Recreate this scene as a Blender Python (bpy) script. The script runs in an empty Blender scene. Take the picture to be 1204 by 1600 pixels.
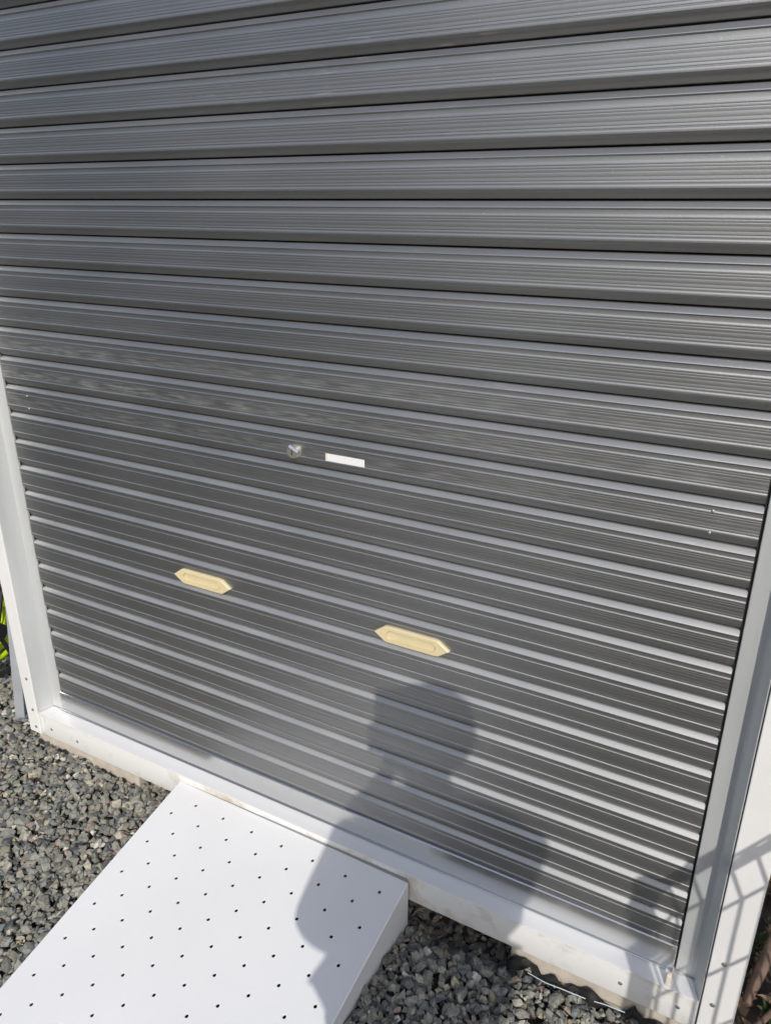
import bpy, bmesh, math, random
import numpy as np
from mathutils import Vector, Matrix, Euler

random.seed(7)
rng = np.random.default_rng(11)
S = bpy.context.scene
COL = S.collection

# ------------------------------------------------------------------ camera
CAM = Vector((1.851, -1.280, 1.422))
yaw, pitch, roll = -0.5009, 0.3824, 0.002
FW = Vector((math.sin(yaw)*math.cos(pitch), math.cos(yaw)*math.cos(pitch), -math.sin(pitch)))
RT0 = Vector((math.cos(yaw), -math.sin(yaw), 0)); UP0 = RT0.cross(FW)
RT = RT0*math.cos(roll) + UP0*math.sin(roll); UP = -RT0*math.sin(roll) + UP0*math.cos(roll)
cd = bpy.data.cameras.new('camera'); cam = bpy.data.objects.new('camera', cd); COL.objects.link(cam)
cam.matrix_world = Matrix(((RT.x, UP.x, -FW.x, CAM.x), (RT.y, UP.y, -FW.y, CAM.y), (RT.z, UP.z, -FW.z, CAM.z), (0, 0, 0, 1)))
cd.sensor_fit = 'VERTICAL'; cd.sensor_height = 24.0; cd.lens = 24.0*1203.06/1600
cd.clip_start = 0.02; cd.clip_end = 1000
S.camera = cam

# ------------------------------------------------------------------ light
SUN = Vector((-0.536, 1.0, -0.805)).normalized()          # travel direction of the sunlight
elev = math.asin(-SUN.z); azim = math.atan2(-SUN.x, -SUN.y)
w = bpy.data.worlds.new('World'); S.world = w; w.use_nodes = True
nt = w.node_tree; bg = nt.nodes['Background']
sky = nt.nodes.new('ShaderNodeTexSky'); sky.sky_type = 'NISHITA'; sky.sun_disc = False
sky.sun_elevation = elev; sky.sun_rotation = azim; sky.air_density = 1.0; sky.dust_density = 1.6
nt.links.new(sky.outputs[0], bg.inputs[0]); bg.inputs[1].default_value = 0.15
sd = bpy.data.lights.new('sun', 'SUN'); sd.energy = 2.9; sd.angle = math.radians(0.45); sd.color = (1.0, 0.95, 0.88)
so = bpy.data.objects.new('sun', sd); COL.objects.link(so); so.location = (3, -4, 5)
so.rotation_mode = 'QUATERNION'; so.rotation_quaternion = SUN.to_track_quat('-Z', 'Y')
S.view_settings.view_transform = 'Standard'; S.view_settings.look = 'None'
S.view_settings.exposure = -0.04; S.view_settings.gamma = 1

# ------------------------------------------------------------------ materials
def mat(name, col, rough=0.5, metal=0.0, var=0.0, vscale=20, bump=0.0, bscale=60, stretch=(1, 1, 1), spec=0.5, col2=None, rvar=0.0):
    m = bpy.data.materials.new(name); m.use_nodes = True
    t = m.node_tree; b = t.nodes['Principled BSDF']
    b.inputs['Base Color'].default_value = (*col, 1); b.inputs['Roughness'].default_value = rough
    b.inputs['Metallic'].default_value = metal; b.inputs['Specular IOR Level'].default_value = spec
    tc = t.nodes.new('ShaderNodeTexCoord'); mp = t.nodes.new('ShaderNodeMapping')
    mp.inputs['Scale'].default_value = stretch; t.links.new(tc.outputs['Object'], mp.inputs[0])
    if var > 0 or col2:
        n = t.nodes.new('ShaderNodeTexNoise'); n.inputs['Scale'].default_value = vscale; n.inputs['Detail'].default_value = 6
        t.links.new(mp.outputs[0], n.inputs['Vector'])
        cr = t.nodes.new('ShaderNodeValToRGB'); cr.color_ramp.elements[0].position = 0.35; cr.color_ramp.elements[1].position = 0.65
        c2 = col2 or tuple(c*(1-var) for c in col)
        cr.color_ramp.elements[0].color = (*c2, 1); cr.color_ramp.elements[1].color = (*col, 1)
        t.links.new(n.outputs['Fac'], cr.inputs[0]); t.links.new(cr.outputs[0], b.inputs['Base Color'])
    if rvar > 0:
        n3 = t.nodes.new('ShaderNodeTexNoise'); n3.inputs['Scale'].default_value = vscale*0.7; n3.inputs['Detail'].default_value = 5
        t.links.new(mp.outputs[0], n3.inputs['Vector'])
        mr = t.nodes.new('ShaderNodeMapRange'); mr.inputs[1].default_value = .3; mr.inputs[2].default_value = .7
        mr.inputs[3].default_value = max(0.02, rough-rvar); mr.inputs[4].default_value = rough+rvar
        t.links.new(n3.outputs['Fac'], mr.inputs[0]); t.links.new(mr.outputs[0], b.inputs['Roughness'])
    if bump > 0:
        n2 = t.nodes.new('ShaderNodeTexNoise'); n2.inputs['Scale'].default_value = bscale; n2.inputs['Detail'].default_value = 4
        t.links.new(mp.outputs[0], n2.inputs['Vector'])
        bp = t.nodes.new('ShaderNodeBump'); bp.inputs['Strength'].default_value = bump; bp.inputs['Distance'].default_value = 0.002
        t.links.new(n2.outputs['Fac'], bp.inputs['Height']); t.links.new(bp.outputs[0], b.inputs['Normal'])
    return m

P = 0.075; W = 1.835      # slat pitch and clear width of the door
def curtain_material():
    m = mat('shutter paint', (0.10, 0.099, 0.096), 0.50, 0.95)
    t = m.node_tree; b = t.nodes['Principled BSDF']; tc = t.nodes['Texture Coordinate']
    def noise(sc, stretch, det=4):
        mp = t.nodes.new('ShaderNodeMapping'); mp.inputs['Scale'].default_value = stretch
        t.links.new(tc.outputs['Object'], mp.inputs[0])
        n = t.nodes.new('ShaderNodeTexNoise'); n.inputs['Scale'].default_value = sc; n.inputs['Detail'].default_value = det
        t.links.new(mp.outputs[0], n.inputs['Vector']); return n.outputs['Fac']
    def ramp(x, p0, p1, c0, c1):
        r = t.nodes.new('ShaderNodeValToRGB'); e = r.color_ramp.elements
        e[0].position = p0; e[1].position = p1; e[0].color = (*c0, 1); e[1].color = (*c1, 1)
        t.links.new(x, r.inputs[0]); return r.outputs[0]
    def mixc(f, a, b_):
        x = t.nodes.new('ShaderNodeMix'); x.data_type = 'RGBA'
        t.links.new(f, x.inputs[0]); t.links.new(a, x.inputs[6])
        if isinstance(b_, tuple): x.inputs[7].default_value = (*b_, 1)
        else: t.links.new(b_, x.inputs[7])
        return x.outputs[2]
    base = ramp(noise(3.0, (1, 1, 1.6)), .3, .7, (0.308, 0.312, 0.316), (0.340, 0.344, 0.348))
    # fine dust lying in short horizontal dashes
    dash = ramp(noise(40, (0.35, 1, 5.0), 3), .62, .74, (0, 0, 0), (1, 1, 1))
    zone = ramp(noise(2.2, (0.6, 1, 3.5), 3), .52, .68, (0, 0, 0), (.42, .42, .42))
    # sun glare on rubbed streaks painted as a pale band, stronger to the left
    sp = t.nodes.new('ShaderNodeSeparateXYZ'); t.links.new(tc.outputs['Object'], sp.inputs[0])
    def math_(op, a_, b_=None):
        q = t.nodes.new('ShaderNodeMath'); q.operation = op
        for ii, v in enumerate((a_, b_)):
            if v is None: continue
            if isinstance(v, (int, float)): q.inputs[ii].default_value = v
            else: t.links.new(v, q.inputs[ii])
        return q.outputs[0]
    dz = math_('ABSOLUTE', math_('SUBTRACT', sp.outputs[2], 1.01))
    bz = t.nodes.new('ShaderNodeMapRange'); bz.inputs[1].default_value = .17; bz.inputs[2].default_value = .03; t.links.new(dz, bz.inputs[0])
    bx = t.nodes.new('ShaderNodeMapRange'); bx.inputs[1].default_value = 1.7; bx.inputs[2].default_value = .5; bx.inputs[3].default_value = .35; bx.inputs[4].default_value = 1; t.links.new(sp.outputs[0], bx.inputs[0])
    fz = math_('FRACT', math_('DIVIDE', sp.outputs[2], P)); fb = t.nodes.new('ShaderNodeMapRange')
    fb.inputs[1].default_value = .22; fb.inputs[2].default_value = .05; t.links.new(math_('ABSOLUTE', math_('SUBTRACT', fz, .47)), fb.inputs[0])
    rub_glare = math_('MULTIPLY', math_('MULTIPLY', bz.outputs[0], bx.outputs[0]), math_('MULTIPLY', fb.outputs[0], ramp(noise(34, (.5, 1, 5), 5), .40, .66, (0, 0, 0), (1, 1, 1))))
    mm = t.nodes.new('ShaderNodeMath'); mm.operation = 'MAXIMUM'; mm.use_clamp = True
    t.links.new(math_('MULTIPLY', dash, zone), mm.inputs[0]); t.links.new(rub_glare, mm.inputs[1])
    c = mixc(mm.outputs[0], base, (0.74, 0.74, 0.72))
    speck = ramp(noise(260, (1, 1, 1), 2), .735, .76, (0, 0, 0), (.5, .5, .5))
    c = mixc(speck, c, (0.7, 0.7, 0.68))
    # sun glint and sky reflection painted pale on the upward-facing ledges
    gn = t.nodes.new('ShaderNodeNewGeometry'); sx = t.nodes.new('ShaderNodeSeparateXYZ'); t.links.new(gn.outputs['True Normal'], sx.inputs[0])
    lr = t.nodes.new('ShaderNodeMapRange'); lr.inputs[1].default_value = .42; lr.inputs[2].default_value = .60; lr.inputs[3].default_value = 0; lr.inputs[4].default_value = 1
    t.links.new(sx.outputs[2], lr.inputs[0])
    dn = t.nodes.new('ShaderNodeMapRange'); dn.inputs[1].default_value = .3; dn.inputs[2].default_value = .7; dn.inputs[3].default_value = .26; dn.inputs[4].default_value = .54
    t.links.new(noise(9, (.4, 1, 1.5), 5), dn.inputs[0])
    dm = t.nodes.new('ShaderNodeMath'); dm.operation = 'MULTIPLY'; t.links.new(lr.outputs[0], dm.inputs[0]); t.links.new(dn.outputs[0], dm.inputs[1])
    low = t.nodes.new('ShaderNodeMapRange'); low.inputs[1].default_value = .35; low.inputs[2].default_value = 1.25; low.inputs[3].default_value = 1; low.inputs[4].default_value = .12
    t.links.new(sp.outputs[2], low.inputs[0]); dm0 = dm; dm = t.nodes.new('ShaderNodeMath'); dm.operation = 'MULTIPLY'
    t.links.new(dm0.outputs[0], dm.inputs[0]); t.links.new(low.outputs[0], dm.inputs[1])      # painted glint: stronger near the ground
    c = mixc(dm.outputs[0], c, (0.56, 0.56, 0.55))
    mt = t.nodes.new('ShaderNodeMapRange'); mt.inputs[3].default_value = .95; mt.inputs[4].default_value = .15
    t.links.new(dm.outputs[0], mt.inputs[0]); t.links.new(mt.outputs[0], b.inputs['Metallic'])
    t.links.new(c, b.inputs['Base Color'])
    mr = t.nodes.new('ShaderNodeMapRange'); mr.inputs[1].default_value = .3; mr.inputs[2].default_value = .7
    mr.inputs[3].default_value = .45; mr.inputs[4].default_value = .52
    t.links.new(noise(4, (.5, 1, 2)), mr.inputs[0]); t.links.new(mr.outputs[0], b.inputs['Roughness'])
    bp = t.nodes.new('ShaderNodeBump'); bp.inputs['Strength'].default_value = .05; bp.inputs['Distance'].default_value = .0005
    t.links.new(noise(60, (0.006, 1, 14.0), 2), bp.inputs['Height'])
    bp2 = t.nodes.new('ShaderNodeBump'); bp2.inputs['Strength'].default_value = .12; bp2.inputs['Distance'].default_value = .001
    t.links.new(noise(240, (1, 1, 1), 2), bp2.inputs['Height']); t.links.new(bp.outputs[0], bp2.inputs['Normal'])
    t.links.new(bp2.outputs[0], b.inputs['Normal'])
    return m

M = {}
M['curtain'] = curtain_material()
M['white'] = mat('white painted steel', (0.80, 0.80, 0.79), 0.38, 0, var=0.06, vscale=5, bump=0.05, bscale=180, rvar=.06)
M['galv'] = mat('brushed aluminium', (0.66, 0.66, 0.65), 0.22, 0.92, var=0.06, vscale=14, bump=0.04, bscale=50, stretch=(0.06, 1, 4), rvar=.04)
M['rail'] = mat('silver guide rail', (0.64, 0.66, 0.66), 0.40, 0.35, var=0.10, vscale=7, bump=0.08, bscale=50, stretch=(3, 3, .3), rvar=.06)
M['black'] = mat('matt black', (0.012, 0.012, 0.012), 0.7)
M['ramp'] = mat('ramp plastic', (0.75, 0.755, 0.755), 0.5, 0, var=0.035, vscale=4, bump=0.10, bscale=420, rvar=.05)
M['beige'] = mat('beige plastic', (0.70, 0.60, 0.37), 0.42, 0, var=0.05, vscale=30)
M['beige2'] = mat('pale beige plastic', (0.74, 0.66, 0.55), 0.45)
M['chrome'] = mat('steel lock', (0.46, 0.45, 0.40), 0.38, 0.7)
M['sticker'] = mat('white sticker', (0.82, 0.82, 0.80), 0.45, 0, var=0.05, vscale=120)
M['tread'] = mat('glossy white steel', (0.80, 0.80, 0.80), 0.22, 0.15, var=0.05, vscale=8, bump=0.05, bscale=60, stretch=(.1, 1, 1), rvar=.05)
M['grey'] = mat('grey rubber strip', (0.26, 0.27, 0.27), 0.6)
M['screw'] = mat('zinc screw', (0.45, 0.44, 0.40), 0.4, 0.8)
M['concrete'] = mat('concrete', (0.56, 0.50, 0.42), 0.9, 0, var=0.2, vscale=25, bump=0.6, bscale=140)
M['soil'] = mat('soil', (0.075, 0.058, 0.042), 0.95, 0, var=0.55, vscale=14, bump=0.9, bscale=70)
M['wood'] = mat('weathered branch', (0.20, 0.13, 0.095), 0.85, 0, var=0.45, vscale=30, bump=.6, bscale=60, stretch=(1, 1, .2))
M['sheet'] = mat('black weed sheet', (0.014, 0.014, 0.013), 0.75, 0, bump=.5, bscale=300)
M['thread'] = mat('pale thread', (0.55, 0.62, 0.66), 0.5)
M['twig'] = mat('dry root', (0.38, 0.33, 0.27), 0.8, var=.3, vscale=60)
M['pole'] = mat('grey pole', (0.42, 0.45, 0.48), 0.5, 0.1, var=.15, vscale=9)
M['lime'] = mat('lime plastic', (0.50, 0.66, 0.015), 0.4)
M['blackp'] = mat('black plastic', (0.02, 0.02, 0.022), 0.45)
M['blue'] = mat('blue plastic', (0.02, 0.03, 0.28), 0.4)
M['wire'] = mat('galvanised wire', (0.5, 0.51, 0.52), 0.45, 0.6)
M['skin'] = mat('skin', (0.58, 0.36, 0.26), 0.55, var=.08, vscale=15)
M['hair'] = mat('black hair', (0.015, 0.012, 0.010), 0.5, bump=.8, bscale=120, stretch=(1, 1, .2))
M['jacket'] = mat('navy cloth', (0.035, 0.042, 0.07), 0.85, var=.2, vscale=60, bump=.3, bscale=300)
M['trouser'] = mat('dark denim', (0.045, 0.05, 0.07), 0.9, var=.2, vscale=80)
M['shoe'] = mat('shoe', (0.10, 0.10, 0.10), 0.6)

def stone_mat():
    m = bpy.data.materials.new('gravel stone'); m.use_nodes = True
    t = m.node_tree; b = t.nodes['Principled BSDF']
    g = t.nodes.new('ShaderNodeNewGeometry'); r = t.nodes.new('ShaderNodeValToRGB'); r.color_ramp.interpolation = 'CONSTANT'
    t.links.new(g.outputs['Random Per Island'], r.inputs[0])
    cols = [(0, (.23, .23, .195)), (.14, (.29, .285, .24)), (.30, (.17, .172, .155)), (.42, (.33, .32, .27)), (.55, (.255, .26, .23)),
            (.66, (.28, .255, .20)), (.73, (.10, .105, .11)), (.81, (.45, .42, .34)), (.905, (.33, .25, .20)), (.93, (.46, .39, .27)),
            (.95, (.70, .68, .60)), (.975, (.19, .22, .22))]
    e = r.color_ramp.elements
    e[0].position = 0; e[0].color = (*cols[0][1], 1); e[1].position = cols[1][0]; e[1].color = (*cols[1][1], 1)
    for p, c in cols[2:]:
        x = e.new(p); x.color = (*c, 1)
    tc = t.nodes.new('ShaderNodeTexCoord'); n = t.nodes.new('ShaderNodeTexNoise'); n.inputs['Scale'].default_value = 150; n.inputs['Detail'].default_value = 5
    t.links.new(tc.outputs['Object'], n.inputs['Vector'])
    mr = t.nodes.new('ShaderNodeMapRange'); mr.inputs[1].default_value = .3; mr.inputs[2].default_value = .7; mr.inputs[3].default_value = .60; mr.inputs[4].default_value = 1.12
    t.links.new(n.outputs['Fac'], mr.inputs[0])
    mx = t.nodes.new('ShaderNodeVectorMath'); mx.operation = 'SCALE'; t.links.new(r.outputs[0], mx.inputs[0]); t.links.new(mr.outputs[0], mx.inputs['Scale'])
    t.links.new(mx.outputs[0], b.inputs['Base Color']); b.inputs['Roughness'].default_value = .72
    bp = t.nodes.new('ShaderNodeBump'); bp.inputs['Strength'].default_value = .5; bp.inputs['Distance'].default_value = .001
    t.links.new(n.outputs['Fac'], bp.inputs['Height']); t.links.new(bp.outputs[0], b.inputs['Normal'])
    return m
M['stone'] = stone_mat()

def leaf_mat(name, cols, rough=.7):
    m = bpy.data.materials.new(name); m.use_nodes = True
    t = m.node_tree; b = t.nodes['Principled BSDF']
    g = t.nodes.new('ShaderNodeNewGeometry'); r = t.nodes.new('ShaderNodeValToRGB'); r.color_ramp.interpolation = 'CONSTANT'
    t.links.new(g.outputs['Random Per Island'], r.inputs[0])
    e = r.color_ramp.elements; n = len(cols)
    e[0].position = 0; e[0].color = (*cols[0], 1); e[1].position = 1/n; e[1].color = (*cols[1], 1)
    for k in range(2, n):
        x = e.new(k/n); x.color = (*cols[k], 1)
    t.links.new(r.outputs[0], b.inputs['Base Color']); b.inputs['Roughness'].default_value = rough
    return m
M['litter'] = leaf_mat('dead leaves', [(.10, .055, .03), (.16, .09, .05), (.06, .04, .025), (.20, .13, .08), (.05, .045, .03), (.12, .08, .06)])
M['weed'] = leaf_mat('green leaves', [(.04, .075, .02), (.06, .10, .025), (.03, .06, .02), (.09, .11, .03)])

# ------------------------------------------------------------------ helpers
def link(o, parent=None):
    COL.objects.link(o)
    if parent is not None: o.parent = parent
    return o
def tag(o, label=None, cat=None, group=None, kind=None):
    if label: o['label'] = label
    if cat: o['category'] = cat
    if group: o['group'] = group
    if kind: o['kind'] = kind
    return o
def thing(name, label, cat, loc=(0, 0, 0), group=None):
    o = bpy.data.objects.new(name, None); o.location = loc; link(o); return tag(o, label, cat, group)
class MB:
    def __init__(s): s.v = []; s.f = []
    def add(s, vs, fs):
        n = len(s.v); s.v += [tuple(v) for v in vs]; s.f += [tuple(i+n for i in f) for f in fs]; return s
    def box(s, x0, x1, y0, y1, z0, z1):
        vs = [(x, y, z) for x in (x0, x1) for y in (y0, y1) for z in (z0, z1)]
        return s.add(vs, [(0, 1, 3, 2), (4, 6, 7, 5), (0, 4, 5, 1), (2, 3, 7, 6), (0, 2, 6, 4), (1, 5, 7, 3)])
    def tube(s, pts, r, n=8, cap=True):
        pts = [Vector(p) for p in pts]; rr = r if isinstance(r, (list, tuple)) else [r]*len(pts)
        vs = []; prev = None
        for i, p in enumerate(pts):
            d = (pts[min(i+1, len(pts)-1)] - pts[max(i-1, 0)]).normalized()
            if prev is None: a = d.orthogonal().normalized()
            else: a = (prev - d*prev.dot(d)).normalized()
            prev = a; b = d.cross(a)
            for k in range(n):
                t = 2*math.pi*k/n; vs.append(p + (a*math.cos(t)+b*math.sin(t))*rr[i])
        fs = [(i*n+k, i*n+(k+1) % n, (i+1)*n+(k+1) % n, (i+1)*n+k) for i in range(len(pts)-1) for k in range(n)]
        if cap: fs += [tuple(range(n-1, -1, -1)), tuple((len(pts)-1)*n+k for k in range(n))]
        return s.add(vs, fs)
    def extrude_x(s, prof, xs, closed=False):      # prof: (y,z)
        n = len(prof); vs = [(x, y, z) for x in xs for (y, z) in prof]
        m = n if closed else n-1
        fs = [(i*n+k, (i+1)*n+k, (i+1)*n+(k+1) % n, i*n+(k+1) % n) for i in range(len(xs)-1) for k in range(m)]
        if closed: fs += [tuple(range(n)), tuple((len(xs)-1)*n+k for k in range(n-1, -1, -1))]
        return s.add(vs, fs)
    def extrude_z(s, prof, zs, closed=True):       # prof: (x,y)
        n = len(prof); vs = [(x, y, z) for z in zs for (x, y) in prof]
        m = n if closed else n-1
        fs = [(i*n+k, i*n+(k+1) % n, (i+1)*n+(k+1) % n, (i+1)*n+k) for i in range(len(zs)-1) for k in range(m)]
        if closed: fs += [tuple(range(n-1, -1, -1)), tuple((len(zs)-1)*n+k for k in range(n))]
        return s.add(vs, fs)
    def build(s, name, m, parent=None, smooth=None, bevel=0, fixn=True):
        me = bpy.data.meshes.new(name); me.from_pydata(s.v, [], s.f); me.update()
        if fixn:
            bm = bmesh.new(); bm.from_mesh(me); bmesh.ops.recalc_face_normals(bm, faces=bm.faces); bm.to_mesh(me); bm.free()
        me.materials.append(m)
        if smooth is not None:
            for p in me.polygons: p.use_smooth = True
            me.set_sharp_from_angle(angle=math.radians(smooth))
        o = link(bpy.data.objects.new(name, me), parent)
        if bevel:
            b = o.modifiers.new('bevel', 'BEVEL'); b.width = bevel; b.segments = 2; b.limit_method = 'ANGLE'; b.angle_limit = math.radians(40)
        return o

GZ = -0.205

# ------------------------------------------------------------------ ground
RO = Vector((.6152, -.0887, -.095)); REX = Vector((.9997, -.0206, .0124)).normalized(); REY = Vector((-.0172, -.9734, -.2284)).normalized()
RN = REX.cross(-REY).normalized()
HU, HB = 0.048, 0.0461
RL, RR, RTOP = -1.9753*HU, 13.0274*HU, -1.0371*HB
RLEN = 0.86
def hgt(x, y):
    d = np.maximum(0, -0.30-y)
    h = GZ - 0.115*np.minimum(d, .9) + 0.0
    h = h + 0.020*np.exp(-((x-1.45)**2/.09+(y+.35)**2/.06))
    h = h + 0.012*np.exp(-((x-1.72)**2/.05+(y+.09)**2/.006))
    h = h + 0.016*np.exp(-(y+.055)**2/.0016)*np.clip((.50-x)/.2, 0, 1)
    h = h - 0.075*np.exp(-((x-1.34)**2/.026+(y-.005)**2/.0045)) - 0.030*np.exp(-((x-1.47)**2/.01+(y+.0)**2/.003))
    h = h + 0.004*np.sin(9*x+1)*np.cos(7*y) + 0.003*np.sin(23*x)*np.sin(19*y+1)
    return h
def axis(c0, c1, step, far):
    a = list(np.arange(c0, c1, step)); s = step; lo = [c0]; hi = [a[-1]]
    while lo[-1] > -far: s *= 1.5; lo.append(lo[-1]-s)
    s = step
    while hi[-1] < far: s *= 1.5; hi.append(hi[-1]+s)
    return np.array(lo[:0:-1]+a+hi[1:])
gx = axis(-1.6, 3.0, .05, 150); gy = axis(-2.6, 1.6, .05, 150)
X, Y = np.meshgrid(gx, gy, indexing='ij'); Z = hgt(X, Y) - 0.020
g = MB(); nx, ny = X.shape
g.v = [tuple(v) for v in np.stack([X.ravel(), Y.ravel(), Z.ravel()], -1)]
g.f = [(i*ny+j, (i+1)*ny+j, (i+1)*ny+j+1, i*ny+j+1) for i in range(nx-1) for j in range(ny-1)]
tag(g.build('ground', M['soil'], smooth=60), kind='structure')

# ------------------------------------------------------------------ gravel
def hull_shape(n, flat):
    p = rng.normal(size=(n, 3)); p /= np.linalg.norm(p, axis=1)[:, None]; p *= rng.uniform(.75, 1.08, (n, 1))
    p *= np.array([1.15, .9, flat])
    bm = bmesh.new()
    for q in p: bm.verts.new(q)
    r = bmesh.ops.convex_hull(bm, input=bm.verts)
    bmesh.ops.delete(bm, geom=[v for v in bm.verts if not v.link_faces], context='VERTS')
    bmesh.ops.triangulate(bm, faces=bm.faces); bmesh.ops.recalc_face_normals(bm, faces=bm.faces)
    bm.verts.index_update()
    V = np.array([v.co[:] for v in bm.verts]); F = np.array([[v.index for v in f.verts] for f in bm.faces]); bm.free(); return V, F
SH = [hull_shape(random.choice([11, 13, 16, 20]), random.uniform(.5, .85)) for _ in range(24)]
def rotmats(n, tilt):
    a = rng.uniform(0, 2*np.pi, n); t = rng.normal(0, tilt, n); u = rng.normal(0, tilt, n)
    ca, sa, ct, st, cu, su = np.cos(a), np.sin(a), np.cos(t), np.sin(t), np.cos(u), np.sin(u); z = np.zeros(n); o = np.ones(n)
    Rz = np.stack([ca, -sa, z, sa, ca, z, z, z, o], -1).reshape(n, 3, 3)
    Rx = np.stack([o, z, z, z, ct, -st, z, st, ct], -1).reshape(n, 3, 3)
    Ry = np.stack([cu, z, su, z, o, z, -su, z, cu], -1).reshape(n, 3, 3)
    return Rx @ Ry @ Rz
pos = []
def zone(x0, x1, y0, y1, step, dz, jit=.75, excl=None):
    xs, ys = np.meshgrid(np.arange(x0, x1, step), np.arange(y0, y1, step), indexing='ij')
    xs = xs.ravel()+rng.uniform(-jit, jit, xs.size)*step; ys = ys.ravel()+rng.uniform(-jit, jit, ys.size)*step
    k = np.ones(xs.size, bool)
    if excl: 
        for (a, b, c, d) in excl: k &= ~((xs > a) & (xs < b) & (ys > c) & (ys < d))
    # not under the ramp, the shed or the planting bed
    rx0 = RO.x+RL+.008; rx1 = RO.x+RR+.004
    k &= ~((xs > rx0-.02*0) & (xs < rx1) & (ys < -.05) & (ys > -.80))
    k &= ~((xs > -.12) & (xs < 1.97) & (ys > .06))
    k &= ~((xs > 1.955) & (ys > -.06))
    k &= ~((ys > -.032) & (((xs > -.11) & (xs < .33)) | ((xs > 1.50) & (xs < 1.96))))
    xs, ys = xs[k], ys[k]; n = xs.size
    r = np.exp(rng.normal(math.log(.0106), .32, n)).clip(.0055, .019)
    z = hgt(xs, ys) + dz + rng.uniform(-.006, .007, n)
    pos.append(np.stack([xs, ys, z, r], -1))
A_ = (-1.15, .62, -.95, .45); B_ = (1.22, 1.97, -.6, .06)
zone(*A_, .0150, -.012); zone(*A_, .0162, -.002)
zone(*B_, .0150, -.012); zone(*B_, .0162, -.002)
zone(-.1, 1.3, -.05, .06, .018, -.006)
zone(-2.0, 3.2, -2.6, 1.5, .024, -.008, excl=[(-1.15, .62, -.95, .45), (1.22, 1.97, -.6, .06)])
pos = np.concatenate(pos)
pos = pos[rng.permutation(len(pos))]
V_, F_, off = [], [], 0
ids = rng.integers(0, len(SH), len(pos))
for k, (v, f) in enumerate(SH):
    p = pos[ids == k]; n = len(p); R = rotmats(n, .5)
    sc = p[:, 3][:, None, None]*rng.uniform(.85, 1.15, (n, 1, 3))
    w_ = np.einsum('nij,nkj->nki', R, v[None]*sc) + p[:, None, :3]
    V_.append(w_.reshape(-1, 3)); F_.append((f[None]+(np.arange(n)*len(v))[:, None, None]+off).reshape(-1, 3)); off += n*len(v)
V_ = np.concatenate(V_); F_ = np.concatenate(F_)
me = bpy.data.meshes.new('gravel'); me.vertices.add(len(V_)); me.vertices.foreach_set('co', V_.astype(np.float32).ravel())
me.loops.add(F_.size); me.loops.foreach_set('vertex_index', F_.astype(np.int32).ravel())
me.polygons.add(len(F_)); me.polygons.foreach_set('loop_start', np.arange(0, F_.size, 3, dtype=np.int32))
me.polygons.foreach_set('use_smooth', np.zeros(len(F_), bool))
me.update(calc_edges=True); me.materials.append(M['stone'])
tag(link(bpy.data.objects.new('gravel', me)), 'grey crushed stone gravel with a few tan and white chips', 'gravel', kind='stuff')
print('stones', len(pos), 'faces', len(F_))

# ------------------------------------------------------------------ the shed
shed = thing('storage_shed', 'white framed storage shed with dark grey roller shutter across its front', 'shed', (0.92, 0, GZ))
SO = Vector((-0.92, 0, -GZ))     # children are given in world coordinates; this shifts them back
def part(mb, name, m, parent=None, **k):
    o = mb.build(name, m, parent or shed, **k)
    if parent is None: o.location = SO
    return o

# slat profile, from the joint (t=0) downwards; y positive = into the shed
prof = [(0.000, .0260), (.005, .0090), (.011, .0080), (.018, .0072), (.112, .0012), (.122, .0006), (.131, .0002), (.139, .0001), (.148, .0004),
        (.160, .0014), (.172, .0021), (.190, .0022), (.255, .0021), (.264, .0020), (.275, .0016), (.288, .0010), (.300, .0009), (.306, .0009), (.316, .0009),
        (.322, .0009), (.329, .00112), (.341, .00112), (.348, .0009), (.354, .0009), (.372, .0009), (.378, .0009), (.385, .00112), (.395, .00112), (.402, .0009), (.408, .0009),
        (.452, .0009), (.458, .0010), (.464, .0009), (.500, .0009), (.548, .0009), (.554, .0010), (.560, .0009), (.606, .0009), (.612, .0009), (.619, .00112), (.629, .00112), (.636, .0009), (.668, .0009), (.676, .0014), (.692, .0014), (.700, .0008),
        (.712, .0003), (.735, .0000), (.742, .0000), (.768, .0000), (.776, .0001), (.786, .0006), (.796, .0018), (.812, .0034), (.840, .0048), (.880, .0060), (.930, .0070), (.952, .0076),
        (.959, .0086), (.963, .0260)]
mb = MB()
nslat = 26
xs = [0.004 + (1.8325-0.004)*i/10 for i in range(11)]
for k in range(nslat):
    ztop = (k+1)*P
    if k == 0: pr = [q for q in prof if q[0] < .86]
    else: pr = prof
    oy = random.uniform(-.0002, .0002); tl = random.uniform(-.0006, .0006); ph = random.uniform(0, 6)
    n = len(pr); vs = []
    for i, x in enumerate(xs):
        sag = .00025*math.sin(ph+x*2.2)
        for (t, y) in pr: vs.append((x, y+oy+tl*(t-.5)+sag, ztop-t*P))
    fs = [(i*n+j, i*n+j+1, (i+1)*n+j+1, (i+1)*n+j) for i in range(len(xs)-1) for j in range(n-1)]
    mb.add(vs, fs)
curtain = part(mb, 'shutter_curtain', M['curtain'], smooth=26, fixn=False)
CO = lambda o: o       # sub-parts of the curtain share its origin
# dark joint strips behind the slats
mb = MB().box(0.002, 1.834, .0300, .0310, -.05, 1.955)
part(mb, 'curtain_backing', M['black'], curtain)
# screw heads on the slats
mb = MB()
def disc(mb, c, r, h=.0015, n=12, ax='y'):
    mb.tube([c, (c[0], c[1]-h*.6, c[2]), (c[0], c[1]-h, c[2])], [r, r*.9, r*.45], n)
for (x, z) in ((1.759, .955), (1.759, .917), (.088, .953), (.088, .919)):
    m1 = MB(); disc(m1, (x, .0008, z), .0029, .0026); part(m1, 'rivet', M['chrome'], curtain)
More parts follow.
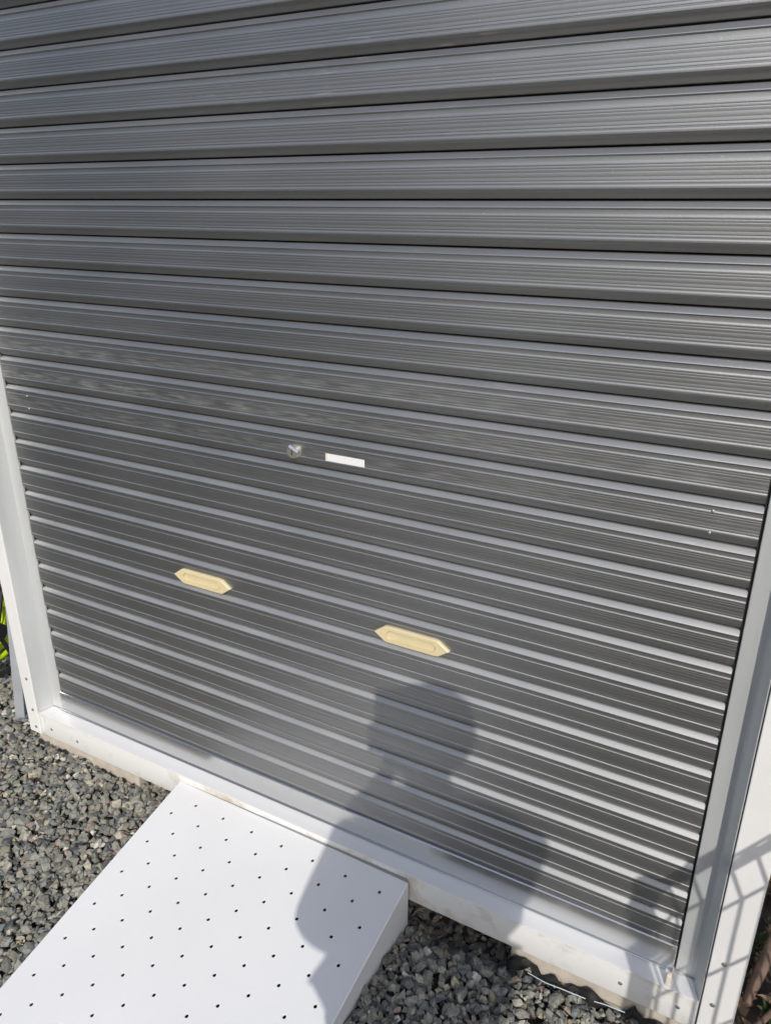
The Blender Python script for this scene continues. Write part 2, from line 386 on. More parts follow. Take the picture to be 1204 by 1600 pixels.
# bottom rail of the shutter
mb = MB().extrude_x([(.014, .013), (-.0035, .013), (-.006, .011), (-.006, -.0505), (-.0092, -.0512), (-.0098, -.0524), (-.0094, -.0545), (.014, -.0547)], [0.004, 1.8335], closed=True)
brail = part(mb, 'bottom_rail', M['galv'], curtain, bevel=.0008)

# handle plates: long hexagon with a recessed slot
def hexo(L, H, tip):
    return [(-L/2, 0), (-L/2+tip, H/2), (L/2-tip, H/2), (L/2, 0), (L/2-tip, -H/2), (-L/2+tip, -H/2)]
def stadium(L, H, n=6):
    pts = []
    for k in range(n+1): a = math.pi/2+math.pi*k/n; pts.append((-(L-H)/2+H/2*math.cos(a), H/2*math.sin(a)))
    for k in range(n+1): a = -math.pi/2+math.pi*k/n; pts.append(((L-H)/2+H/2*math.cos(a), H/2*math.sin(a)))
    return pts
def resample(poly, n):
    L = [math.dist(poly[i], poly[(i+1) % len(poly)]) for i in range(len(poly))]; T = sum(L); out = []
    for k in range(n):
        d = T*k/n; i = 0
        while d > L[i]: d -= L[i]; i += 1
        t = d/L[i]; a, b = poly[i], poly[(i+1) % len(poly)]; out.append((a[0]+(b[0]-a[0])*t, a[1]+(b[1]-a[1])*t))
    return out
def by_angle(outer, inner):   # match rings radially by scaled angle
    return outer, inner
for hx in (.636, 1.215):
    e = bpy.data.objects.new('handle_plate', None)
    N = 40
    # both rings are sampled along x so that they correspond
    def ring(kind, L, H, tip, y):
        r = []
        for k in range(N):
            a = 2*math.pi*k/N; c, s_ = math.cos(a), math.sin(a)
            x = (abs(c)**.6)*math.copysign(1, c)*L/2
            if kind == 'hex':
                zmax = H/2*min(1, (L/2-abs(x))/tip)
            else:
                rr = H/2; dx = max(0, abs(x)-(L/2-rr)); zmax = math.sqrt(max(0, rr*rr-dx*dx))
            r.append((hx+x, y, .5515+math.copysign(zmax, s_) if abs(s_) > 1e-6 else .5515))
        return r
    rings = [ring('hex', .179, .0395, .027, .0040), ring('hex', .179, .0395, .027, -.0052), ring('hex', .174, .0362, .026, -.0068),
             ring('st', .118, .0225, 0, -.0068), ring('st', .1172, .0217, 0, -.0016), ring('st', .1145, .0190, 0, -.0002), ring('st', .1115, .0160, 0, -.0034), ring('st', .09, .002, 0, -.0026)]
    vs = [p for r in rings for p in r]
    fs = [(i*N+k, i*N+(k+1) % N, (i+1)*N+(k+1) % N, (i+1)*N+k) for i in range(len(rings)-1) for k in range(N)] + [tuple((len(rings)-1)*N+k for k in range(N))]
    hp = part(MB().add(vs, fs), 'handle_plate', M['beige'], curtain, smooth=12)
    hp['label'] = 'beige pull handle plate on the left' if hx < 1 else 'beige pull handle plate on the right'
# lock
mb = MB()
N = 20
rings = [(.0200, .003, 0), (.0200, -.002, .0), (.0188, -.0042, .0), (.0178, -.0040, 0), (.0172, -.009, 0), (.0160, -.0105, 0)]
vs = []
for (r, y, _) in rings:
    for k in range(N):
        a = 2*math.pi*k/N; vs.append((.930+r*math.cos(a)*(.84 if r > .018 else .8), y, .931+r*math.sin(a)*(.78 if r > .018 else .76)))
fs = [(i*N+k, i*N+(k+1) % N, (i+1)*N+(k+1) % N, (i+1)*N+k) for i in range(len(rings)-1) for k in range(N)] + [tuple((len(rings)-1)*N+k for k in range(N))]
lk = part(mb.add(vs, fs), 'lock', M['chrome'], curtain, smooth=30)
part(MB().box(.9290, .9312, -.0112, -.0104, .926, .936), 'keyhole', M['black'], curtain)
mb = MB().add([(.926, -.0108, .9480), (.948, -.0108, .9370), (.946, -.0135, .9325), (.924, -.0135, .9435), (.926, -.0090, .9480), (.948, -.0090, .9370)], [(0, 1, 2, 3), (0, 4, 5, 1)])
part(mb, 'lock_cover', M['galv'], curtain)
# white label sticker (blank in the photo), slightly uneven edge
part(MB().box(1.008, 1.101, .0004, .0016, .9225, .9385), 'name_sticker', M['sticker'], curtain, bevel=.0002)
part(MB().box(1.008, 1.0125, -.0002, .0004, .9225, .9385), 'sticker_edge', M['beige2'], curtain)

# guide rails (a slanted cheek on either side of the opening)
def guide(sign, xl):
    f = lambda d: xl + sign*d
    pr = [(f(0), .030), (f(0), .001), (f(.0015), -.0006), (f(.034), -.0018), (f(.038), -.0030), (f(.0535), -.0500), (f(.0555), -.0500), (f(.0555), .030)]
    z0 = -.0545
    o = part(MB().extrude_z(pr, [z0, 1.99]), 'guide_rail', M['rail'], bevel=.0008)
    part(MB().box(min(f(-.005), f(-.0005)), max(f(-.005), f(-.0005)), .0060, .028, -.05, 1.98), 'rail_gap_shade', M['black'], o)  # black strip put in for the shade of the gap at the slat ends
    return o
guide(1, 1.8370); guide(-1, 0.0010-.0)
# white jambs
def jamb(x0, x1, screws):
    pr = [(x0, -.0525), (x1, -.0525), (x1, .04), (x1-.0015*0-.003, .04), (x1-.003, -.049), (x0, -.049)]
    o = part(MB().extrude_z([(x0, -.0530), (x1, -.0530), (x1, .045), (x0, .045)], [-.138, 1.99]), 'door_jamb', M['white'], bevel=.0022)
    for (x, z) in screws:
        m1 = MB(); disc(m1, (x, -.0528, z), .0052, .0030); part(m1, 'screw', M['screw'], o, smooth=40)
    return o
jamb(1.8945, 1.957, [(1.919, .071), (1.915, -.044)])
jamb(-.106, -.0555, [(-.074, .063), (-.073, -.050), (-.073, -.114)])
# sill: shallow sloping top, rounded nose, white front
pr = [(.045, -.0570), (-.006, -.0575), (-.0400, -.0600), (-.0440, -.0606), (-.0450, -.0616), (-.0450, -.0770), (-.0450, -.1390), (-.0435, -.1420), (-.0400, -.1430), (.045, -.1430)]
M['stained'] = mat('stained white steel', (0.80, 0.80, 0.79), 0.38, 0, bump=0.05, bscale=180, rvar=.06, vscale=5)
_t = M['stained'].node_tree; _tc = _t.nodes['Texture Coordinate']; _n = _t.nodes.new('ShaderNodeTexNoise'); _n.inputs['Scale'].default_value = 9; _n.inputs['Detail'].default_value = 8; _n.inputs['Roughness'].default_value = .7
_t.links.new(_tc.outputs['Object'], _n.inputs['Vector']); _r = _t.nodes.new('ShaderNodeValToRGB'); _r.color_ramp.elements[0].position = .50; _r.color_ramp.elements[1].position = .74
_r.color_ramp.elements[0].color = (.80, .80, .79, 1); _r.color_ramp.elements[1].color = (.48, .40, .31, 1)
_t.links.new(_n.outputs['Fac'], _r.inputs[0]); _t.links.new(_r.outputs[0], _t.nodes['Principled BSDF'].inputs['Base Color'])
sill = part(MB().extrude_x(pr, [-.0545, 1.8925], closed=True), 'door_sill', M['stained'], smooth=30)
for (x, z) in ((-.010, -.107), (.104, -.110), (1.741, -.105), (1.856, -.100)):
    m1 = MB(); disc(m1, (x, -.0448, z), .0048, .0028); part(m1, 'screw', M['screw'], sill, smooth=40)
# metal tread that covers the sill top
tread = part(MB().extrude_x([(-.0062, -.0552), (-.0440, -.0573), (-.0482, -.0577), (-.0487, -.0590), (-.0062, -.0566)], [-.0540, 1.8920], closed=True), 'sill_tread', M['tread'])
part(MB().box(1.824, 1.8345, -.046, -.034, -.0560, -.026), 'end_cap', M['beige2'], sill, bevel=.003)
# body behind and above
wall = MB(); wall.box(-.104, -.090, .047, 1.35, -.138, 2.22); part(wall, 'side_wall', M['white'])
wall = MB(); wall.box(1.941, 1.955, .047, 1.35, -.138, 2.22); part(wall, 'side_wall', M['white'])
part(MB().box(-.104, 1.955, 1.351, 1.365, -.138, 2.22), 'back_wall', M['white'])
part(MB().box(-.088, 1.939, .047, 1.349, -.1375, -.110), 'floor', M['concrete'])
part(MB().box(-.106, 1.957, -.055, .045, 1.992, 2.24), 'header', M['white'], bevel=.003)
part(MB().box(-.15, 2.0, -.10, 1.41, 2.242, 2.30), 'roof', M['rail'], bevel=.004)

# foundation blocks
def block(x0, x1, label):
    o = MB().box(x0, x1, 0, .19, 0, .105).build('concrete_block', M['concrete'], bevel=.004)
    o.location = (0, -.032, -.2440); return tag(o, label, 'block', 'concrete blocks under the shed')
block(-.100, .335, 'pale concrete block under the left end of the white sill')
block(1.497, 1.950, 'pale concrete block under the right end of the white sill')
for x0, y0, lab in ((-.09, 1.1, 'concrete block under the rear left corner of the shed'), (1.6, 1.1, 'concrete block under the rear right corner of the shed')):
    o = MB().box(x0, x0+.33, 0, .19, 0, .105).build('concrete_block', M['concrete'], bevel=.004)
    o.location = (0, y0, -.2440); tag(o, lab, 'block', 'concrete blocks under the shed')

# ------------------------------------------------------------------ the ramp
ramp = thing('ramp', 'white plastic step ramp with rows of small round holes leaning on the sill', 'ramp', (RO.x, RO.y, GZ))
def rp(a, b, c=0): return RO + REX*a + REY*b + RN*c     # a along sill, b downhill, c out of the surface
bt = RTOP; rows = int((RLEN)/HB)
top = MB(); hr = .0041
V = {}
def vid(key, p):
    if key not in V:
        V[key] = len(top.v); top.v.append(tuple(p))
    return V[key]
# checker cells, one hole in every second cell
for j in range(0, rows):
    for i in range(-1, 13):
        c = [(i-.5, j-.5), (i+.5, j-.5), (i+.5, j+.5), (i-.5, j+.5)]
        corner = [vid(('c', a, b), rp(a*HU, b*HB)) for a, b in c]
        if (i+j) % 2 == 0:
            n = 16; ringA = []; ringB = []; ringC = []
            for k in range(n):
                a = -3*math.pi/4 + 2*math.pi*k/n
                u, v_ = math.cos(a), math.sin(a)
                ringA.append(vid(('h', i, j, k), rp(i*HU+(hr+.0006)*u, j*HB+(hr+.0006)*v_)))
                ringB.append(vid(('g', i, j, k), rp(i*HU+hr*u, j*HB+hr*v_, -.0006)))
                ringC.append(vid(('d', i, j, k), rp(i*HU+hr*u, j*HB+hr*v_, -.0040)))
            for q in range(4):
                k0 = q*4; top.f.append((corner[q], corner[(q+1) % 4]) + tuple(ringA[(k0+m) % n] for m in (4, 3, 2, 1, 0)))
            for k in range(n):
                top.f.append((ringA[k], ringA[(k+1) % n], ringB[(k+1) % n], ringB[k])); top.f.append((ringB[k], ringB[(k+1) % n], ringC[(k+1) % n], ringC[k]))
        else: top.f.append(tuple(corner))
# margins and sides
aL, aR = RL, RR; bT, bB = RTOP, (rows-.5)*HB
def strip(pts): 
    n = len(top.v); top.v += [tuple(p) for p in pts]; top.f.append(tuple(range(n, n+len(pts))))
i0, i1 = -1.5*HU, 12.5*HU; j0 = -.5*HB
eps = 0
strip([rp(aL, bT), rp(aR, bT), rp(i1, j0), rp(i0, j0)])
strip([rp(aL, bT), rp(i0, j0), rp(i0, bB), rp(aL, bB)])
strip([rp(i1, j0), rp(aR, bT), rp(aR, bB), rp(i1, bB)])
zb = -0.300
def down(p): return Vector((p.x, p.y, zb))
r_ = .0025
for a, sgn in ((aL, -1), (aR, 1)):
    A0, A1 = rp(a, bT), rp(a, bB); B0, B1 = rp(a, bT, -r_) + REX*sgn*r_, rp(a, bB, -r_) + REX*sgn*r_
    strip([A0, A1, B1, B0]); strip([B0, B1, down(B1), down(B0)])
T0, T1 = rp(aL, bT), rp(aR, bT); strip([T0, T1, down(T1), down(T0)])
T0, T1 = rp(aL, bB), rp(aR, bB); strip([T0, T1, down(T1), down(T0)])
lip = MB(); lp = [rp(aL+.004, bT-.0002, -.001), rp(aR-.004, bT-.0002, -.001)]
lip.add([lp[0], lp[1], Vector((lp[1].x, -.0455, lp[1].z+.002)), Vector((lp[0].x, -.0455, lp[0].z+.002)), down(lp[0])+Vector((0, 0, .19)), down(lp[1])+Vector((0, 0, .19))], [(0, 1, 2, 3), (4, 5, 1, 0)])
o = lip.build('sealing_strip', M['grey'], ramp); o.location = -Vector((RO.x, RO.y, GZ))
o = top.build('ramp_board', M['ramp'], ramp, fixn=False); o.location = -Vector((RO.x, RO.y, GZ))

# ------------------------------------------------------------------ weed sheet edges, thread, root
def ribbon(pts, wdt, name, label, seedv):
    rr = random.Random(seedv); mb = MB(); n = len(pts); m = 5; vs = []
    for i, p in enumerate(pts):
        for k in range(m):
            t = k/(m-1); vs.append((p[0]+rr.uniform(-.003, .003), p[1]-wdt*t*(1+.5*math.sin(i*1.3)), p[2]+rr.uniform(-.004, .006)+.016*math.sin(t*3.1)*(1+.6*math.sin(i*.9))))
    fs = [(i*m+k, (i+1)*m+k, (i+1)*m+k+1, i*m+k+1) for i in range(n-1) for k in range(m-1)]
    o = mb.add(vs, fs).build(name, M['sheet'], smooth=70)
    s = o.modifiers.new('thick', 'SOLIDIFY'); s.thickness = .0012
    return tag(o, label, 'weed sheet')
ribbon([(1.50+.36*i/30, -.034-.002*math.sin(i), -.196+.012*math.sin(i*.55)+.006*math.sin(i*1.7)) for i in range(31)], .022, 'weed_sheet', 'torn black weed sheet curling up along the right end of the sill', 3)
ribbon([(-.10+.42*i/34, -.034-.002*math.sin(i), -.209+.008*math.sin(i*.8)+.005*math.sin(i*1.9)) for i in range(35)], .009, 'weed_sheet', 'torn black weed sheet peeking from gravel at the left end of the sill', 5)
tag(MB().tube([(1.548, -.058, -.181), (1.59, -.064, -.179), (1.63, -.062, -.177), (1.68, -.060, -.176), (1.72, -.055, -.173), (1.76, -.05, -.176)], .0011, 6).build('thread', M['thread'], smooth=60),
    'thin pale thread lying on the gravel along the torn black sheet', 'thread')
tag(MB().tube([(1.243, -.028, -.212), (1.248, -.024, -.199), (1.257, -.02, -.188), (1.272, -.018, -.179), (1.292, -.018, -.175), (1.315, -.017, -.173), (1.345, -.015, -.176), (1.375, -.012, -.186)],
    [.0018, .0017, .0016, .0015, .0014, .0013, .0012, .001], 6).build('root', M['twig'], smooth=60), 'thin dry root arching under the sill beside the ramp', 'root')

# ------------------------------------------------------------------ leaning pole
pole = thing('leaning_pole', 'grey square pole leaning against the left side of the shed', 'pole', (-.292, .040, -.235))
d = Vector((-.131, .075, 1.10)) - Vector((-.292, .040, -.235))
o = MB().extrude_z([(-.022, -.015), (.022, -.015), (.022, .015), (-.022, .015)], [0, 1.34]).build('pole_tube', M['pole'], pole, bevel=.002)
o.rotation_mode = 'QUATERNION'; o.rotation_quaternion = d.to_track_quat('Z', 'Y') @ Euler((0, 0, .5)).to_quaternion()
o = MB().box(-.0235, .0235, -.0165, .0165, 0, .035).build('end_cap', M['blackp'], pole, bevel=.002)
o.rotation_mode = 'QUATERNION'; o.rotation_quaternion = d.to_track_quat('Z', 'Y') @ Euler((0, 0, .5)).to_quaternion()
o.location = d.normalized()*1.31

# ------------------------------------------------------------------ hose reel at the far left
reel = thing('hose_reel', 'black garden hose reel wound with lime green hose at the left edge', 'hose reel', (-.655, .16, -.215))
def ringp(x, r, zc=.20, n=28): return [(x, r*math.cos(2*math.pi*k/n), zc+r*math.sin(2*math.pi*k/n)) for k in range(n+1)]
for x in (-.13, .13):
    mb = MB().tube(ringp(x, .165), .009, 8, cap=False)
    for k in range(5):
        a = 2*math.pi*k/5; mb.tube([(x, 0, .20), (x, .165*math.cos(a), .20+.165*math.sin(a))], .008, 6)
    mb.tube([(x-.01, 0, .2), (x+.01, 0, .2)], .035, 14)
    mb.build('reel_wheel', M['blackp'], reel, smooth=40)
mb = MB(); pts = []
for k in range(28*9):
    t = k/28; lay = int(t/4.5); pts.append((-.105+.21*((t/4.5) % 1 if lay % 2 == 0 else 1-(t/4.5) % 1), (.105+.02*lay)*math.cos(2*math.pi*t), .20+(.105+.02*lay)*math.sin(2*math.pi*t)))
mb.tube(pts, .011, 8).build('hose', M['lime'], reel, smooth=60)
MB().tube([(.131, -.02, .30), (.146, -.06, .34), (.150, -.09, .33), (.150, -.11, .28), (.146, -.10, .2)], .011, 8).build('hose_end', M['lime'], reel, smooth=60)
mb = MB()
mb.tube([(-.15, -.19, .01), (-.15, .15, .01), (-.15, .15, .5), (.15, .15, .5), (.15, .15, .01), (.15, -.19, .01)], .008, 8).build('stand', M['wire'], reel, smooth=50)
MB().tube([(.15, -.115, .205), (.155, -.115, .14), (.155, -.12, .09)], [.012, .016, .009], 10).build('nozzle', M['blue'], reel, smooth=40)

# ------------------------------------------------------------------ planting bed right of the shed
def leaves(n, box, size, name, m, curl=.4, up=0):
    rr = random.Random(n); mb = MB()
    for _ in range(n):
        x = rr.uniform(box[0], box[1]); y = rr.uniform(box[2], box[3]); z = float(hgt(np.array(x), np.array(y))) + rr.uniform(-.012, .016+up)
        L = rr.uniform(*size); wd = L*rr.uniform(.28, .5); R = Euler((rr.gauss(0, .5), rr.gauss(0, .5), rr.uniform(0, 6.3))).to_matrix(); cz = rr.uniform(-curl, curl)*L
        pts = []
        for t, q in ((0, 0), (.25, .8), (.55, 1), (.8, .6), (1, 0)):
            zz = cz*(2*t-1)**2
            for s_ in ((-1, 0, 1)): pts.append(Vector((x, y, z)) + R @ Vector((L*(t-.5), wd*.5*q*s_, zz+abs(s_)*wd*.25*rr.uniform(.5, 1.2))))
        fs = [(a*3+b, a*3+b+1, a*3+b+4, a*3+b+3) for a in range(4) for b in range(2)]
        mb.add(pts, fs)
    return mb.build(name, m, fixn=False)
tag(leaves(1500, (1.962, 3.0, -.05, 1.5), (.02, .055), 'leaf_litter', M['litter']), 'dark brown dead leaves and twigs beside the right jamb', 'leaf litter', kind='stuff')
for k, (x, y, lab) in enumerate(((1.99, .30, 'small low green weed close behind the right jamb'), (2.04, .13, 'small green weed at the bottom right among dead leaves'))):
    mb = MB(); rr = random.Random(k+40)
    for q in range(26):
        a = rr.uniform(0, 6.28); t = rr.uniform(.3, 1.1); L = rr.uniform(.02, .045); dirv = Vector((math.cos(a)*math.cos(t), math.sin(a)*math.cos(t), math.sin(t)))
        sd_ = dirv.cross(Vector((0, 0, 1))).normalized()*L*.24; b0 = Vector((math.cos(a)*.006, math.sin(a)*.006, 0))
        mb.add([b0, b0+dirv*L*.4+sd_, b0+dirv*L, b0+dirv*L*.4-sd_, b0+dirv*L*.5+Vector((0, 0, -.002))], [(0, 1, 4), (1, 2, 4), (2, 3, 4), (3, 0, 4)])
    o = mb.build('weed', M['weed'], fixn=False); o.location = (x, y, -.215); tag(o, lab, 'weed')
tag(MB().tube([(1.985, .12, -.205), (2.005, .20, -.178), (2.03, .30, -.165), (2.045, .42, -.17), (2.07, .55, -.19)], [.010, .014, .015, .013, .009], 10).build('dead_branch', M['wood'], smooth=50),
    'short reddish brown dead branch lying in the leaf litter', 'branch')
tag(MB().tube([(1.99, .04, -.21), (2.06, .16, -.19), (2.16, .24, -.185)], [.006, .007, .004], 8).build('dead_twig', M['wood'], smooth=50), 'thin dark twig crossing the leaf litter at the bottom right', 'twig')

# ------------------------------------------------------------------ mesh fence to the right (seen by its shadow)
fence = thing('mesh_fence', 'low galvanised wire mesh fence standing to the right of the shed door', 'fence', (2.21, -.845, GZ))
FX = 2.21; FY0 = -.845; FT = .80
vb = lambda z: -0.030*max(0, 1-abs(z-.735)/.065)     # folded ridge near the top
fo = Vector((FX, FY0, GZ))
mb = MB()
for k in range(1, 33):
    y = FY0+.06425*k
    mb.tube([Vector((FX+vb(z), y, z))-fo for z in (-.15, .2, .5, .67, .735, .80)], .0036, 6)
for z in (.80, .742, .728, .67, .495, .320, .145, -.03):
    mb.tube([Vector((FX+vb(z)-.002, FY0-.0, z))-fo, Vector((FX+vb(z)-.002, FY0+.1285*16.3, z))-fo], .0036 if z not in (.742, .728) else .0052, 6)
mb.build('wire_mesh', M['wire'], fence, smooth=60)
for y in (FY0, FY0+2.06):
    q = MB().tube([Vector((FX, y, -.25))-fo, Vector((FX, y, .812))-fo], .0225, 20).build('post', M['wire'], fence, smooth=40)
    MB().tube([Vector((FX, y, .8125))-fo, Vector((FX, y, .822))-fo, Vector((FX, y, .826))-fo], [.0245, .0245, .012], 20).build('post_cap', M['blackp'], q, smooth=40)

# ------------------------------------------------------------------ the house added out of view to darken the shutter's reflections
M['siding'] = mat('unseen house brown siding', (0.115, 0.10, 0.085), 0.75, var=.2, vscale=3, bump=.4, bscale=12, stretch=(1, 1, 12))
M['roof'] = mat('unseen house dark roof tile', (0.05, 0.05, 0.055), 0.6, var=.3, vscale=6, bump=.5, bscale=10)
M['glass'] = mat('unseen house window glass', (0.03, 0.035, 0.04), 0.08)
M['frame'] = mat('unseen house window frame', (0.25, 0.25, 0.26), 0.5)
unseen_house = thing('unseen_house', 'single storey brown sided house added behind the photographer to darken shutter reflections', 'unseen_house', (-4.2, -4.6, GZ))
wl = MB().add([(-5, 0, -.3), (2.6, 0, -.3), (2.6, -6, -.3), (-5, -6, -.3), (-5, 0, 2.9), (2.6, 0, 2.9), (2.6, -6, 2.9), (-5, -6, 2.9), (2.6, -3, 4.1), (-5, -3, 4.1)],
    [(0, 1, 5, 4), (1, 2, 6, 8, 5), (2, 3, 7, 6), (3, 0, 4, 9, 7)]).build('unseen_house_wall', M['siding'], unseen_house)
rf = MB()
for sy in (1, -1):
    y0 = .5 if sy > 0 else -6.5
    rf.add([(-5.4, y0, 2.70), (3.0, y0, 2.70), (3.0, -3, 4.12), (-5.4, -3, 4.12), (-5.4, y0, 2.84), (3.0, y0, 2.84), (3.0, -3, 4.26), (-5.4, -3, 4.26)],
           [(0, 1, 2, 3), (4, 5, 6, 7), (0, 1, 5, 4), (1, 2, 6, 5), (3, 0, 4, 7)])
rf.build('roof', M['roof'], unseen_house)  # roof of the added unseen house
for wx, wz, ww, wh in ((-3.6, 1.0, 1.6, 1.2), (-.9, .1, 1.7, 2.1), (1.4, 1.1, .7, .9)):
    f = MB(); t = .06
    f.box(wx-t, wx+ww+t, .001, .06, wz-t, wz).box(wx-t, wx+ww+t, .001, .06, wz+wh, wz+wh+t).box(wx-t, wx, .001, .06, wz, wz+wh).box(wx+ww, wx+ww+t, .001, .06, wz, wz+wh).box(wx+ww/2-.02, wx+ww/2+.02, .001, .05, wz, wz+wh)
    wf = f.build('unseen_house_window', M['frame'], unseen_house)
    MB().box(wx, wx+ww, .004, .012, wz, wz+wh).build('unseen_house_pane', M['glass'], wf)

# ------------------------------------------------------------------ the person taking the photo (throws the shadow)
def skin(name, joints, edges, radii, m, parent, sub=2, root=0):
    me = bpy.data.meshes.new(name); me.from_pydata([tuple(j) for j in joints], edges, []); me.update(); me.materials.append(m)
    o = link(bpy.data.objects.new(name, me), parent)
    s = o.modifiers.new('skin', 'SKIN'); s.use_smooth_shade = True
    if not me.skin_vertices: 
        bm = bmesh.new(); bm.from_mesh(me); bm.verts.layers.skin.verify(); bm.to_mesh(me); bm.free()
    for i, r in enumerate(radii):
        sv = me.skin_vertices[0].data[i]; sv.radius = r if isinstance(r, tuple) else (r, r); sv.use_root = (i == root)
    sb = o.modifiers.new('sub', 'SUBSURF'); sb.levels = sub; sb.render_levels = sub
    return o
person = thing('person', 'person in navy jacket and dark trousers holding up a phone to photograph the shutter', 'person', (2.07, -1.42, GZ))
po = Vector((2.07, -1.42, GZ))
J = {
 'pelvis': (2.010, -1.43, .70), 'waist': (2.010, -1.435, .84), 'chest': (2.065, -1.44, 1.05), 'upper': (2.06, -1.435, 1.17), 'neck': (2.03, -1.42, 1.28), 'neck2': (2.01, -1.405, 1.35),
 'head': (1.990, -1.385, 1.450), 'crown': (1.988, -1.382, 1.515),
 'lsh': (1.915, -1.505, 1.195), 'lel': (1.780, -1.505, .875), 'lwr': (1.868, -1.370, 1.185), 'lhand': (1.868, -1.338, 1.25),
 'rsh': (2.210, -1.355, 1.165), 'rel': (2.125, -1.345, .91), 'rwr': (2.03, -1.235, .99), 'rhand': (1.975, -1.230, 1.015),
 'lhip': (1.945, -1.475, .62), 'lkn': (1.945, -1.445, .22), 'lan': (1.94, -1.48, -.125), 'ltoe': (1.87, -1.34, -.175),
 'rhip': (2.12, -1.385, .62), 'rkn': (2.135, -1.355, .22), 'ran': (2.14, -1.385, -.125), 'rtoe': (2.08, -1.245, -.175)}
names = list(J); idx = {n: i for i, n in enumerate(names)}
E_ = [('pelvis', 'waist'), ('waist', 'chest'), ('chest', 'upper'), ('upper', 'neck'), ('neck', 'neck2'), ('neck2', 'head'), ('head', 'crown'), ('upper', 'lsh'), ('lsh', 'lel'), ('lel', 'lwr'), ('lwr', 'lhand'),
      ('upper', 'rsh'), ('rsh', 'rel'), ('rel', 'rwr'), ('rwr', 'rhand'), ('pelvis', 'lhip'), ('lhip', 'lkn'), ('lkn', 'lan'), ('lan', 'ltoe'), ('pelvis', 'rhip'), ('rhip', 'rkn'), ('rkn', 'ran'), ('ran', 'rtoe')]
RAD = dict(pelvis=.12, waist=.11, chest=.125, upper=.10, neck=.055, neck2=.050, head=.100, crown=.088, lsh=.055, lel=.040, lwr=.046, lhand=(.048, .03), rsh=.055, rel=.040, rwr=.026, rhand=(.036, .018),
           lhip=.085, lkn=.055, lan=.036, ltoe=.028, rhip=.085, rkn=.055, ran=.036, rtoe=.028)
body = skin('body', [Vector(J[n])-po for n in names], [(idx[a], idx[b]) for a, b in E_], [RAD[n] for n in names], M['skin'], person)
def garment(name, ns, es, rad, m, extra=None):
    jj = {n: Vector(J[n])-po for n in ns}
    if extra: jj.update({k: Vector(v)-po for k, v in extra.items()})
    nn = list(jj); ix = {n: i for i, n in enumerate(nn)}
    return skin(name, [jj[n] for n in nn], [(ix[a], ix[b]) for a, b in es], [rad[n] for n in nn], m, person)
garment('jacket', ['pelvis', 'waist', 'chest', 'upper', 'neck', 'lsh', 'lel', 'rsh', 'rel'],
        [('hem', 'pelvis'), ('pelvis', 'waist'), ('waist', 'chest'), ('chest', 'upper'), ('upper', 'neck'), ('upper', 'lsh'), ('lsh', 'lel'), ('lel', 'lcuff'), ('upper', 'rsh'), ('rsh', 'rel'), ('rel', 'rcuff')],
        dict(hem=(.180, .15), pelvis=(.185, .15), waist=(.20, .15), chest=(.19, .15), upper=(.15, .13), neck=.075, lsh=.100, lel=.075, lcuff=.078, rsh=.085, rel=.062, rcuff=.048), M['jacket'],
        dict(hem=(2.015, -1.43, .54), lcuff=(1.860, -1.382, 1.160), rcuff=(2.055, -1.25, .978)))
garment('trousers', ['pelvis', 'lhip', 'lkn', 'lan', 'rhip', 'rkn', 'ran'], [('pelvis', 'lhip'), ('lhip', 'lkn'), ('lkn', 'lan'), ('pelvis', 'rhip'), ('rhip', 'rkn'), ('rkn', 'ran')],
        dict(pelvis=.135, lhip=.098, lkn=.07, lan=.055, rhip=.098, rkn=.07, ran=.055), M['trouser'])
for a, b in (('lan', 'ltoe'), ('ran', 'rtoe')):
    p0, p1 = Vector(J[a])-po, Vector(J[b])-po; dd = (p1-p0); dd.z = 0; dd.normalize()
    skin('shoe', [p0+Vector((0, 0, -.045))-dd*.05, p0+Vector((0, 0, -.04))+dd*.03, p0+Vector((0, 0, -.05))+dd*.12, p0+Vector((0, 0, -.055))+dd*.17], [(0, 1), (1, 2), (2, 3)], [(.042, .035), (.045, .045), (.045, .03), (.035, .022)], M['shoe'], person)
# hair cap, nose, ears
hd = Vector(J['head'])-po; fdir = Vector((-.48, .877, -.1)).normalized(); sdir = Vector((.877, .48, 0)).normalized()
hm = MB(); nu, nv = 28, 16; hc = hd + Vector((0, 0, -.002)) - fdir*.012; hv = []
for i in range(nv+1):
    for k in range(nu):
        th = math.pi*i/nv*.80; ph = 2*math.pi*k/nu
        dd = sdir*math.cos(ph)*math.sin(th)*.112 + fdir*math.sin(ph)*math.sin(th)*.110 + Vector((0, 0, 1))*math.cos(th)*.110
        front = max(0, math.sin(ph))*max(0, (th-1.1))
        hv.append(hc + dd*(1 - .28*min(1, front) + .02*math.sin(9*ph+3*th)))
hm.add(hv, [(i*nu+k, i*nu+(k+1) % nu, (i+1)*nu+(k+1) % nu, (i+1)*nu+k) for i in range(nv) for k in range(nu)])
hm.build('hair', M['hair'], person, smooth=80)
skin('nose', [hd+fdir*.095+Vector((0, 0, .02)), hd+fdir*.103+Vector((0, 0, -.012))], [(0, 1)], [.010, .014], M['skin'], person)
for s_ in (-1, 1):
    skin('ear', [hd+sdir*s_*.085+Vector((0, 0, .02)), hd+sdir*s_*.088+Vector((0, 0, -.02))], [(0, 1)], [(.010, .018), (.008, .012)], M['skin'], person, sub=1)
    MB().tube([hd+sdir*s_*.032+fdir*.082+Vector((0, 0, .022)), hd+sdir*s_*.032+fdir*.090+Vector((0, 0, .022))], [.012, .006], 10).build('eye', M['black'], person)
MB().tube([hd-sdir*.024+fdir*.086+Vector((0, 0, -.045)), hd+fdir*.093+Vector((0, 0, -.047)), hd+sdir*.024+fdir*.086+Vector((0, 0, -.045))], [.003, .006, .003], 8).build('mouth', mat('lips', (.42, .18, .15), .5), person)
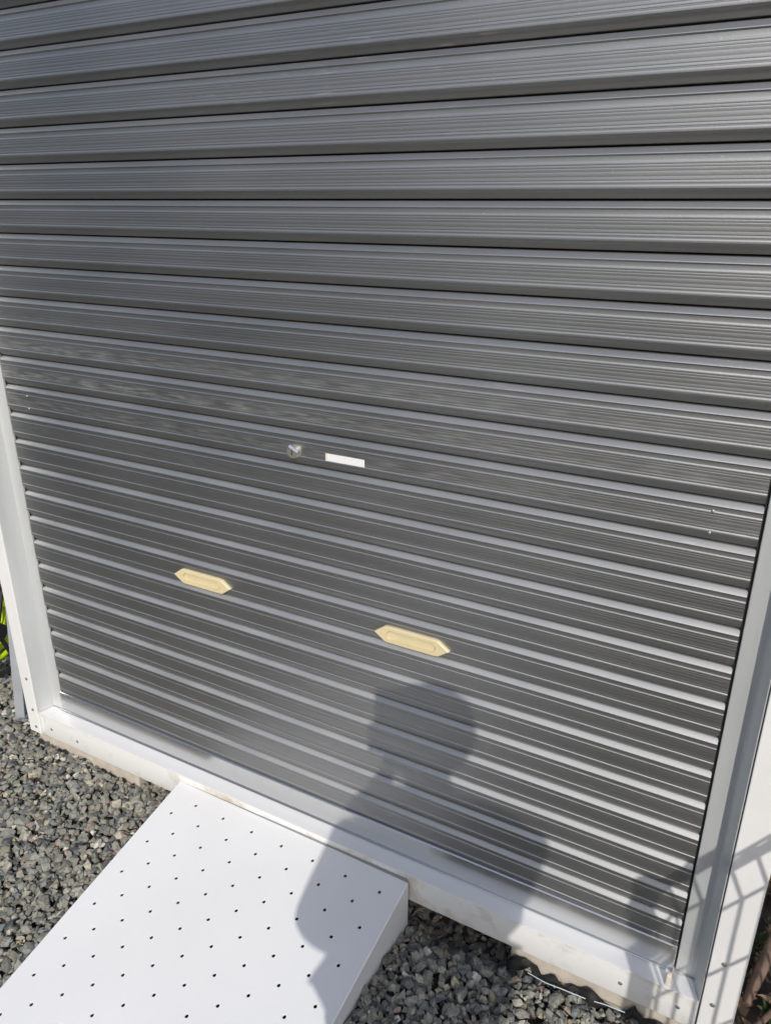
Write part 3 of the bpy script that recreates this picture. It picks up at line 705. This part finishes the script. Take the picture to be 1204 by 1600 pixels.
# phone held just behind the lens
phone = thing('phone', 'black mobile phone held upright by the person', 'phone', tuple(CAM - UP*.058 - FW*.010))
mb = MB().box(-.037, .037, -.078, .078, -.0042, .0042)
o = mb.build('phone_body', M['blackp'], phone, bevel=.003)
o.rotation_mode = 'QUATERNION'; o.rotation_quaternion = cam.matrix_world.to_3x3().to_quaternion()
o2 = MB().box(-.034, .034, -.074, .074, .0043, .0047).build('screen', mat('dark glass', (.01, .01, .012), .1), phone)
o2.rotation_mode = 'QUATERNION'; o2.rotation_quaternion = o.rotation_quaternion
pc = Vector(phone.location)
# fingers: left hand wraps the lower half of the phone
fk = 0
for k, (h, L) in enumerate(((-.010, .9), (-.028, 1.0), (-.046, .95), (-.062, .8))):
    base = pc - RT*.046 + UP*(h-.004) - FW*.020; q1 = pc - RT*.048 + UP*h + FW*.004; q2 = pc - RT*.030*L + UP*(h+.002) + FW*.012; q3 = pc - RT*.010*L + UP*(h+.004) + FW*.011
    skin('finger', [v-po for v in (base, q1, q2, q3)], [(0, 1), (1, 2), (2, 3)], [.0095, .009, .0082, .007], M['skin'], person, sub=1)
skin('thumb', [v-po for v in (pc+RT*.030-UP*.075-FW*.03, pc+RT*.046-UP*.052-FW*.018, pc+RT*.044-UP*.030-FW*.006)], [(0, 1), (1, 2)], [.013, .011, .009], M['skin'], person, sub=1)
hb = Vector(J['lwr']); skin('palm', [v-po for v in (hb, pc-UP*.075-FW*.034, pc-UP*.040-RT*.012-FW*.027)], [(0, 1), (1, 2)], [.026, (.034, .018), (.034, .014)], M['skin'], person, sub=1)
rh = Vector(J['rhand']); dv = (rh-Vector(J['rwr'])).normalized()
for k in range(4):
    o0 = Vector((0, 0, 1))*(.024-.016*k)
    L = (.9, 1, .95, .8)[k]
    skin('finger', [v-po for v in (rh+o0, rh+o0+dv*.035*L, rh+o0+dv*.058*L-fdir*.012, rh+o0+dv*.064*L-fdir*.034)], [(0, 1), (1, 2), (2, 3)], [.010, .009, .008, .007], M['skin'], person, sub=1)
skin('thumb', [v-po for v in (rh-dv*.03+Vector((0, 0, .02)), rh+Vector((0, 0, .045))-fdir*.01, rh+dv*.028+Vector((0, 0, .052))-fdir*.016)], [(0, 1), (1, 2)], [.012, .010, .009], M['skin'], person, sub=1)
